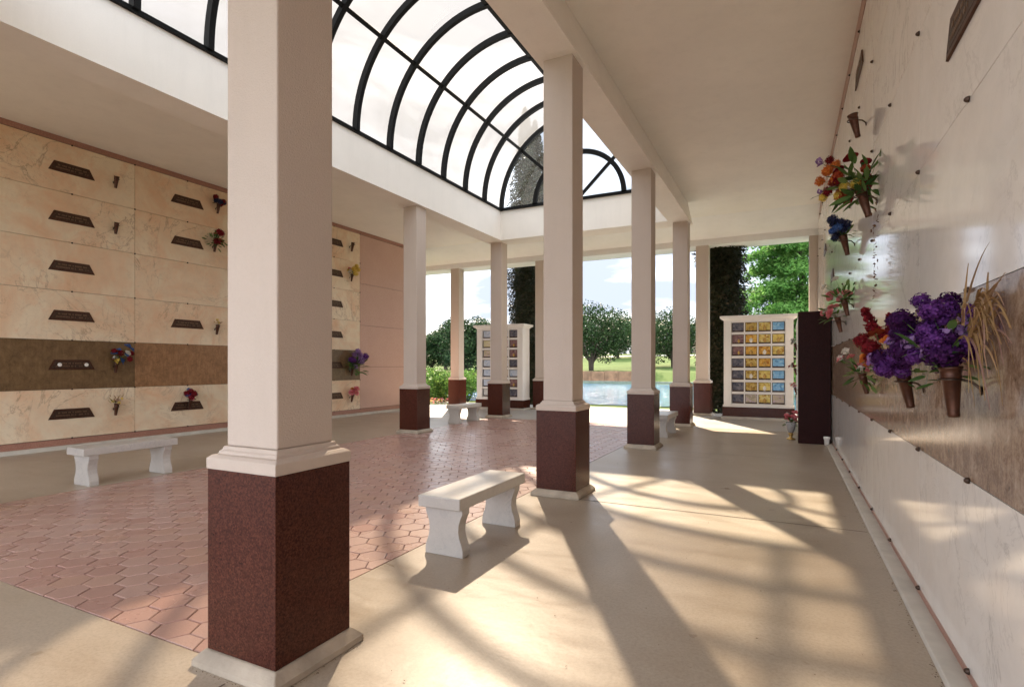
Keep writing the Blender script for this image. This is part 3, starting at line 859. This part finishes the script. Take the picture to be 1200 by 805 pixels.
bouquet(tuple(p), 'small loose bunch of salmon flowers and green leaves on the band', [('rose', 'f_pink', 5, .035), ('rose', 'f_orange', 3, .03), ('small', 'f_white', 3, .025)], [('f_green', 50, .2, .013, (-.7, 1.1), .5)], 41, (-.3, .1, .8), .15)
p = wall_vase('R', 6.28, 3.79, 'empty bronze vase high on the white marble wall', 1.15)
p = wall_vase('R', 5.55, 2.86, 'bronze vase under the big orange, red and yellow bouquet', 1.25, .25)
t = bouquet(tuple(p), 'big mixed bouquet, orange, red and yellow, high on the white wall', [('ball', 'f_orange', 7, .045), ('rose', 'f_red', 8, .05), ('ball', 'f_yellow', 6, .04), ('ball', 'f_rust', 9, .045), ('ball', 'f_red', 6, .045), ('spike', 'f_pink', 1, .02), ('small', 'f_lilac', 4, .025)],
        [('f_green', 90, .3, .022, (-.5, 1.2), .4)], 51, (-.6, .7, .8), .27)
p = wall_vase('R', 7.3, 2.83, 'bronze vase with dark blue flowers below the mixed bouquet', 1.15, .2)
bouquet(tuple(p), 'small round bunch of dark blue flowers on the white wall', [('ball', 'f_navy', 7, .05), ('ball', 'f_blue', 4, .045)], LV, 61, (-.5, .1, .8), .13)
p = wall_vase('R', 7.4, 2.12, 'nearer of two little vases of pink flowers at mid height', 1.0)
bouquet(tuple(p), 'pink and white flowers with pale leaves at mid height on the wall', [('rose', 'f_pink', 5, .05), ('rose', 'f_white', 3, .045)], [('f_green', 50, .22, .016, (-.4, 1.2), .5)], 71, (-.5, .2, .8), .18)
p = wall_vase('R', 8.3, 1.98, 'farther of two little vases of pink flowers at mid height', 1.0)
bouquet(tuple(p), 'salmon pink flowers farthest along the white wall beside the dark granite end', [('rose', 'f_pink', 7, .05), ('rose', 'f_white', 2, .045)], [('f_green', 30, .2, .016, (-.4, 1.2), .5)], 81, (-.5, .2, .5), .17)
# hanging ribbon of dry leaves beneath the empty vases
m = MB(); r_ = np.random.default_rng(3)
for i in range(40):
    z = -i * .022; c = Vector((r_.normal() * .012, r_.normal() * .016, z)); a = Vector(r_.normal(size=3)).normalized() * .016; b = Vector(r_.normal(size=3)).normalized() * .012
    m.add([c - a, c + b, c + a, c - b], [(0, 1, 2, 3)])
tag(m.build('dried_garland', M['f_brown'], loc=(XR - .05, 5.3, 2.75)), 'thin dangling garland of brown leaves below the mixed bouquet', 'garland')

# left wall ---------------------------------------------------
LVS = [('f_green', 20, .12, .012, (-.3, 1.3), .5)]
zrow = lambda k: .168 + (k + .5) * PITCH
wall_vase('L', 5.5, zrow(5) + .07, 'empty bronze vase in the top row of the peach wall')
wall_vase('L', 5.5, zrow(4) + .07, 'empty bronze vase in the second row from the top of the peach wall')
p = wall_vase('L', 5.5, zrow(0) + .12, 'bronze vase low on the peach wall holding wilted yellow stems')
bouquet(tuple(p), 'wilted yellowish stems in a low vase above the left bench', [('small', 'f_yellow', 3, .018)], [('f_dry', 26, .16, .008, (.5, 1.4), .3), ('f_green', 10, .12, .008, (.5, 1.4), .3)], 91, (0, 0, 1), .12)
p = wall_vase('L', 5.5, zrow(1) + .06, 'bronze vase on the olive brown band with blue and red flowers')
bouquet(tuple(p), 'blue, white and crimson flowers on the brown band of the left wall', [('rose', 'f_blue', 6, .055), ('rose', 'f_white', 4, .05), ('ball', 'f_red', 5, .055), ('small', 'f_yellow', 1, .03)], LVS, 101, (.5, .3, .7), .17)
p = wall_vase('L', 6.83, zrow(0) + .14, 'bronze vase low on the peach wall with crimson and blue flowers')
bouquet(tuple(p), 'crimson and blue flowers low on the left wall near the foreground column', [('ball', 'f_red', 6, .06), ('rose', 'f_blue', 3, .05), ('rose', 'f_pink', 1, .045), ('small', 'f_white', 1, .03)], LVS, 111, (.4, 0, .8), .13)
p = wall_vase('L', 7.42, zrow(5) + .1, 'topmost bronze vase beside the foreground column with dark red flowers')
bouquet(tuple(p), 'dark red and black flowers in the top row of the left wall', [('ball', 'f_red', 4, .055), ('ball', 'f_navy', 5, .055)], [('f_brown', 20, .13, .012, (-.3, 1.3), .5)], 121, (.4, 0, .8), .13)
p = wall_vase('L', 7.35, zrow(4) + .1, 'bronze vase in the second row with a dark leafy red bunch')
bouquet(tuple(p), 'crimson roses with many dark leaves in the second row of the left wall', [('ball', 'f_red', 5, .06), ('rose', 'f_rust', 2, .05)], [('f_green', 70, .22, .02, (-.6, 1.3), .5)], 131, (.4, .1, .4), .16)
p = wall_vase('L', 7.4, zrow(2) + .02, 'small bronze vase in the fourth row with a dry tuft')
bouquet(tuple(p), 'short dry yellow tuft in the fourth row of the left wall', [('small', 'f_yellow', 2, .02)], [('f_dry', 16, .1, .008, (.3, 1.4), .3)], 141, (0, 0, 1), .08)
p = wall_vase('L', 11.3, zrow(5) + .08, 'far empty bronze vase in the top row beside the pink granite', 1.2)
p = wall_vase('L', 11.3, zrow(4) + .04, 'far bronze vase under the bright yellow flowers')
bouquet(tuple(p), 'bright yellow and white flowers far along the left wall', [('ball', 'f_yellow', 6, .07), ('rose', 'f_white', 3, .06), ('rose', 'f_pink', 1, .05)], LVS, 151, (.4, 0, .8), .2)
p = wall_vase('L', 11.3, zrow(1) - .05, 'far bronze vase on the olive band under the violet flowers', 1.2)
bouquet(tuple(p), 'large violet and lilac bunch with dark leaves far along the brown band', [('ball', 'f_lilac', 8, .08), ('ball', 'f_purple', 6, .08)], [('f_green', 80, .38, .03, (-.5, 1.3), .5)], 161, (.4, .2, .8), .28)
p = wall_vase('L', 11.3, zrow(0) + .03, 'far low bronze vase under the salmon flowers', 1.1)
bouquet(tuple(p), 'salmon pink flowers low at the far end of the left wall', [('rose', 'f_pink', 6, .075), ('rose', 'f_orange', 2, .06)], LVS, 171, (.4, .1, .8), .16)
# on the side cabinet by the dark granite end
for i, (y, z, mat, l) in enumerate(((11.15, 1.75, 'f_white', 'white flowers'), (11.3, 1.3, 'f_red', 'red flowers'), (11.2, .95, 'f_pink', 'pink and white flowers'))):
    p = wall_vase(.185, y, z, 'bronze vase with %s on the narrow white cabinet side' % l, .6)
    bouquet(tuple(p), '%s bunched on the narrow white face left of the dark granite end' % l, [('rose', mat, 4, .032), ('rose', 'f_white', 2, .028)], [], 181 + i, (-.5, 0, .6), .06)

# floor urn with flowers and white pot
t = thing('floor_vase', 'brass footed urn on the floor left of the dark granite end', 'vase', (.06, 11.35, 0))
m = MB(); m.lathe([(.001, 0), (.075, 0), (.07, .02), (.03, .035), (.028, .08), (.05, .1), (.03, .12), (.001, .125)], 20); m.build('foot', M['gold'], t, smooth=True)
m = MB(); m.lathe([(.001, .122), (.035, .125), (.06, .16), (.085, .25), (.092, .31), (.085, .315), (.078, .29), (.001, .28)], 20); m.build('bowl', plain('grey_urn', (.38, .36, .35), .4), t, smooth=True)
t = bouquet((.06, 11.35, .31), 'bright pink flowers in the brass footed floor urn', [('rose', 'f_pink', 11, .055), ('rose', 'f_white', 3, .045)], [('f_green', 30, .16, .016, (-.3, 1.3), .5)], 201, (0, 0, 1), .14)
del t['group']
t = thing('pot', 'small white ceramic pot on the floor at the foot of the dark granite end', 'pot', (.6, 10.72, 0))
m = MB(); m.lathe([(.001, 0), (.038, 0), (.04, .1), (.05, .12), (.05, .15), (.044, .15), (.04, .12), (.001, .11)], 20); m.build('body', M['ceramic'], t, smooth=True)

# ------------------------------------------------------------------ trees and shrubs
def leaf_quads(P, Dn, size, asp=.6, seed=0, jitter=.6):
    """P: (n,3) positions; Dn: (n,3) outward directions."""
    r_ = np.random.default_rng(seed); n = len(P)
    nrm = Dn + r_.normal(size=(n, 3)) * jitter; nrm /= np.linalg.norm(nrm, axis=1)[:, None]
    a = np.cross(nrm, r_.normal(size=(n, 3))); a /= np.linalg.norm(a, axis=1)[:, None]; b = np.cross(nrm, a)
    s = size * r_.uniform(.6, 1.3, n)[:, None]
    v = np.stack([P - a * s * .5, P - b * s * asp * .5, P + a * s * .5, P + b * s * asp * .5], 1).reshape(-1, 3)
    return v
def leaves_obj(name, v, mat, parent):
    n = len(v) // 4; me = bpy.data.meshes.new(name)
    me.vertices.add(len(v)); me.vertices.foreach_set('co', v.astype(np.float32).ravel())
    me.loops.add(len(v)); me.loops.foreach_set('vertex_index', np.arange(len(v), dtype=np.int32))
    me.polygons.add(n); me.polygons.foreach_set('loop_start', np.arange(0, len(v), 4, dtype=np.int32))
    me.materials.append(mat); me.update(calc_edges=True); me.validate()
    o = bpy.data.objects.new(name, me); C.objects.link(o); o.parent = parent; return o
def crown_points(n, rx, rz, nl, seed):
    r_ = np.random.default_rng(seed); lob = []
    for i in range(nl):
        d = r_.normal(size=3); d /= np.linalg.norm(d); rr = r_.uniform(.45, .85)
        lob.append((d * np.array([rx, rx, rz]) * rr, rx * r_.uniform(.28, .48)))
    P = []; Dn = []
    w = np.array([l[1] ** 2 for l in lob]); w /= w.sum()
    idx = r_.choice(nl, n, p=w)
    for i in idx:
        c, q = lob[i]; d = r_.normal(size=3); d /= np.linalg.norm(d)
        P.append(c + d * q * (r_.uniform(.35, 1) ** .4) * np.array([1, 1, .8])); Dn.append(d)
    return np.array(P), np.array(Dn), lob
def oak(x, y, h, rx, label, seed, nleaf=5000, leaf=.2, mat='oak_leaf', low=.16, group='oak trees beyond the pond', name='oak_tree', cat='tree'):
    z0 = HZ(x, y); t = thing(name, label, cat, (x, y, z0), 0, group); rx *= 1.12
    rz = h * (1 - low) / 2; cz = h - rz
    P, Dn, lob = crown_points(nleaf, rx, rz, 30, seed); P[:, 2] += cz
    # crown leaves
    leaves_obj('crown', leaf_quads(P, Dn, leaf, .7, seed), M[mat], t)
    m = MB(); r_ = np.random.default_rng(seed)
    for c, q in lob[:9]:
        c = Vector(c) * .8 + Vector((0, 0, cz)); b = Vector((c.x * .08, c.y * .08, h * .14))
        m.tube([(c.x * .03, c.y * .03, -.1), b, b.lerp(c, .5) + Vector((0, 0, -.1 * rz)), c], h * .028, 6, taper=.25)
    m.build('trunk', M['bark'], t, smooth=True); return t
def uv2xy(u, D):
    k = (u - 600) / 645.78; s, c = math.sin(.4631), math.cos(.4631); return (D * (k * c - s), D * (k * s + c))
def at(u, D): return uv2xy(u, D)
for i, (u, D, h, rx, l) in enumerate((
    (693, 56, 6.9, 4.1, 'big dark oak with forked trunk seen left of the third column'),
    (724, 84, 6.2, 3.8, 'smaller oak further back, right of the forked dark oak'),
    (752, 96, 7.0, 4.0, 'far oak with only the edges of its crown showing beside the third right hand column'),
    (789, 60, 6.1, 3.6, 'dark oak seen between the third and fourth right hand columns'),
    
    (548, 48, 6.0, 2.3, 'dark tree between the outer left column and the left niche cabinet'),
    (522, 60, 5.2, 2.2, 'dark tree touching the left side of the outer left column'),
    (506, 66, 3.6, 3.0, 'low dark tree farthest to the left beyond the bushes'))):
    x, y = at(u, D)
    oak(x, y, h, rx, l, 300 + i, 11000, .22)
# distant tree line
t = thing('tree_line', 'far pale tree line on the horizon beyond the lawn', 'tree line')
t['kind'] = 'stuff'
r_ = np.random.default_rng(9); P = []; Dn = []
for i in range(90):
    x = -190 + i * 3.4 + r_.normal() ; y = 150 + r_.normal() * 8; hh = r_.uniform(8, 12)
    n = 520; d = r_.normal(size=(n, 3)); d /= np.linalg.norm(d, axis=1)[:, None]
    P.append(d * np.array([3.4, 3, hh / 2]) + np.array([x, y, 1.0 + hh / 2])); Dn.append(d)
o = leaves_obj('far_trees', leaf_quads(np.concatenate(P), np.concatenate(Dn), 1.0, .8, 3), M['far_leaf'], None)
bpy.data.objects.remove(t); tag(o, 'far pale tree line on the horizon beyond the lawn', 'tree line', kind='stuff')

def italian_cypress(x, y, h, r, label, seed, tips=1):
    t = thing('cypress_tree', label, 'tree', (x, y, -.2), 0, 'dark columnar cypresses outside the outer row')
    r_ = np.random.default_rng(seed); n = 38000; z = r_.uniform(.02, 1, n) ; a = r_.uniform(0, 2 * math.pi, n)
    prof = np.minimum(1, (1 - z) * 2.8) ** .75 * np.minimum(1, .75 + z * 2) * (1 + .12 * np.sin(a * 3 + z * 22) + .1 * np.sin(a * 5 - z * 47))
    rr = r * prof * np.sqrt(r_.uniform(.25, 1, n)) * 1.02
    P = np.stack([rr * np.cos(a), rr * np.sin(a), z * h], 1)
    if tips > 1:
        k = z > .72; side = np.sign(np.sin(a * 1.0)); P[k, 0] += side[k] * .2 * (z[k] - .72) / .28; P[k, 2] -= (side[k] > 0) * (z[k] - .72) * 2.0
    Dn = np.stack([np.cos(a), np.sin(a), np.full(n, .9)], 1)
    leaves_obj('crown', leaf_quads(P, Dn, .13, .4, seed, .45), M['dark_leaf'], t)
    m = MB(); rr = []
    for k in range(40):
        q = k / 39; pr_ = min(1, (1 - q) * 2.8) ** .75 * min(1, .75 + q * 2) * .68 + .01
        rr.append([(r * pr_ * math.cos(2 * math.pi * i / 14) * (1 + .15 * math.sin(i * 2.3 + k * 1.7)), r * pr_ * math.sin(2 * math.pi * i / 14) * (1 + .15 * math.sin(i * 1.3 + k * 2.1)), h * (.04 + q * (.74 if tips > 1 else .9))) for i in range(14)])
    m.rings(rr); m.build('inner_foliage', M['dark_leaf'], t)
    m = MB(); m.tube([(0, 0, -.1), (0, .02, h * .2), (0, 0, h * .5)], .12, 8, taper=.2); m.build('trunk', M['bark'], t, smooth=True)
x, y = at(621, 19.9); italian_cypress(x, y, 10.9, .78, 'tall dark cypress right of the left niche cabinet, its top seen through the skylight', 5, 2)
x, y = at(846, 16.15); italian_cypress(x, y, 10.5, .66, 'tall dark cypress standing behind the left edge of the right niche cabinet', 6)

# feathery bald cypress
def feather_tree(x, y, h, rx, label, seed):
    t = thing('feathery_tree', label, 'tree', (x, y, -.2)); r_ = np.random.default_rng(seed)
    m = MB(); m.tube([(0, 0, -.1), (.1, 0, h * .4), (0, .05, h * .75), (0, 0, h * .98)], .24, 10, taper=.15)
    P = []; Dn = []
    nb = 150
    for i in range(nb):
        z0 = h * min(.98, max(.1, .12 + .86 * i / nb + r_.normal() * .045)); a = i * 2.399 + r_.uniform(-.4, .4); L = rx * (1.1 - .9 * (i / nb)) * r_.uniform(.7, 1.15)
        d = np.array([math.cos(a), math.sin(a), 0]); up = r_.uniform(.05, .35); pts = []
        for k in range(6):
            q = k / 5; pts.append(np.array([0, 0, z0]) + d * L * q + np.array([0, 0, L * (up * q - .28 * q * q)]))
        m.tube([tuple(p) for p in pts], .045, 5, taper=.15)
        side = np.array([-d[1], d[0], 0])
        for s_ in range(26):
            q = r_.uniform(.2, 1.0); k = min(4, int(q * 5)); f = q * 5 - k; b = pts[k] * (1 - f) + pts[k + 1] * f
            sd = side * (1 if s_ % 2 else -1) * r_.uniform(.5, 1) + d * r_.uniform(.2, .9) + np.array([0, 0, r_.uniform(-.7, .4)])
            l2 = L * .33 * (1.2 - q) + .28
            nn = 30; tt = r_.uniform(0, 1, nn)[:, None]
            P.append(b + sd * l2 * tt + r_.normal(size=(nn, 3)) * np.array([.08, .08, .09]) ); Dn.append(np.tile([0, 0, 1.0], (nn, 1)))
    leaves_obj('crown', leaf_quads(np.concatenate(P), np.concatenate(Dn), .19, .4, seed, .7), M['feather_leaf'], t)
    m.build('trunk', M['bark'], t, smooth=True)
x, y = at(938, 26.5); feather_tree(x, y, 13, 3.7, 'feathery light green tree filling the opening above the right niche cabinet', 8)
x, y = at(1010, 33); feather_tree(x, y, 13, 4.2, 'second feathery green tree, partly hidden by the end of the right wall', 18)

def bush(x, y, r, h, label, seed, name='bush', mat='bush_leaf', n=3800):
    t = thing(name, label, 'bush', (x, y, HZ(x, y)), 0, 'green bushes at the left opening')
    r_ = np.random.default_rng(seed); P, Dn, lob = crown_points(n, r, h * .45, 16, seed); P[:, 2] += h * .5
    leaves_obj('foliage', leaf_quads(P, Dn, .1, .6, seed), M[mat], t)
    m = MB()
    for c, q in lob[:7]: m.tube([(0, 0, 0), (c[0] * .4, c[1] * .4, h * .3), (c[0] * .8, c[1] * .8, h * .5 + c[2] * .6)], .02, 5, taper=.3)
    m.build('stem', M['bark'], t)
for i, (u, D, r, h, l) in enumerate(((503, 22, 1.0, 1.5, 'leafy green bush farthest left, behind the second left column'), (520, 21, .9, 1.35, 'bright green bush just left of the leftmost outer column'),
        (548, 23, .9, 1.7, 'green bush between the leftmost outer column and the left niche cabinet'), (535, 26, 1.1, 1.6, 'taller bush showing on both sides of the leftmost outer column'))):
    x, y = at(u, D); bush(x, y, r, h, l, 400 + i)
for i, (u, D, mat) in enumerate(((504, 19.6, 'f_yellow'), (514, 19.4, 'f_pink'))):
    x, y = at(u, D); t = thing('flowering_plant', ('low yellow flowering plant at the slab edge by the left opening', 'low pink flowering plant at the slab edge by the left opening')[i], 'plant', (x, y, -.2))
    P = np.random.default_rng(i).normal(size=(500, 3)) * np.array([.3, .3, .1]) + np.array([0, 0, .15]); Dn = np.tile([0, 0, 1.], (500, 1))
    leaves_obj('foliage', leaf_quads(P, Dn, .08, .5, i), M['bush_leaf'], t)
    P = np.random.default_rng(i + 7).normal(size=(110, 3)) * np.array([.3, .3, .05]) + np.array([0, 0, .33]); Dn = np.tile([0, 0, 1.], (110, 1))
    leaves_obj('blossom', leaf_quads(P, Dn, .06, .8, i), M[mat], t)

# ------------------------------------------------------------------ sun, sky, camera
SUN_EL, SUN_AZ = 39.3, 119.4           # direction TO the sun: from +X counter-clockwise
el, az = R(SUN_EL), R(SUN_AZ)
to_sun = Vector((math.cos(az) * math.cos(el), math.sin(az) * math.cos(el), math.sin(el)))
sl = bpy.data.lights.new('sun', 'SUN'); sl.energy = 4.7; sl.angle = R(.95); sl.color = (1, .82, .62)
so = bpy.data.objects.new('sun', sl); C.objects.link(so); so.rotation_euler = (-to_sun).to_track_quat('-Z', 'Y').to_euler()
so.location = (0, 0, 30)
w = bpy.data.worlds.new('World'); SC.world = w; w.use_nodes = True; nt = w.node_tree; nt.nodes.clear()
out = N(nt, 'ShaderNodeOutputWorld'); bg = N(nt, 'ShaderNodeBackground'); bg.inputs[1].default_value = .15
st = N(nt, 'ShaderNodeTexSky'); st.sky_type = 'NISHITA'; st.sun_disc = False; st.sun_elevation = el
st.sun_rotation = math.pi / 2 - az; st.air_density = 1.0; st.dust_density = 1.5; st.ozone_density = 1.0
tc = N(nt, 'ShaderNodeTexCoord'); mp = N(nt, 'ShaderNodeMapping'); mp.inputs['Scale'].default_value = (1, 1, 3.2)
nt.links.new(tc.outputs['Generated'], mp.inputs[0])
cl = noise(nt, mp.outputs[0], 2.1, 8, .58, .5)
cf = ramp(nt, cl, [(.34, g(.55)), (.56, g(.98))])

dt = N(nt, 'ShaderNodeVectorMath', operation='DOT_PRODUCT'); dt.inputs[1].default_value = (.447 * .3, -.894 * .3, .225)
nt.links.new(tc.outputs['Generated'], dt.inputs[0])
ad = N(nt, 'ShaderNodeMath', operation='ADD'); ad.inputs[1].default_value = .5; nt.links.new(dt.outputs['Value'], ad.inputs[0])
# cloud dim grey-blue low north; unseen brightness added south and overhead as fill light
CLOUD_FILL = ramp(nt, ad.outputs[0], [(.2, (1.35, 1.55, 1.95)), (.36, (1.75, 1.92, 2.25)), (.5, (2.9, 3.0, 3.15)), (.72, (9.0, 10.0, 11.6)), (.8, (12.3, 12.8, 13.8))])
c = mix(nt, cf, st.outputs[0], CLOUD_FILL)
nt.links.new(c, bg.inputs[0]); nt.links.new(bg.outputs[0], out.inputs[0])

cam = bpy.data.cameras.new('camera'); co = bpy.data.objects.new('camera', cam); C.objects.link(co)
co.location = (0, 0, H); co.rotation_euler = (R(90), 0, .4631)
cam.sensor_width = 36; cam.lens = 645.78 / 1200 * 36; cam.shift_y = (428.6 - 402.5) / 1200
cam.clip_start = .05; cam.clip_end = 2000
SC.camera = co
SC.view_settings.view_transform = 'Standard'; SC.view_settings.look = 'None'; SC.view_settings.gamma = 1
SC.view_settings.use_curve_mapping = False
SC.view_settings.exposure = 1.78
SC.render.engine = 'CYCLES'; cy = SC.cycles
cy.use_denoising = True; cy.max_bounces = 10; cy.diffuse_bounces = 6; cy.glossy_bounces = 4; cy.transparent_max_bounces = 16
cy.sample_clamp_indirect = 8; cy.caustics_reflective = False; cy.caustics_refractive = False
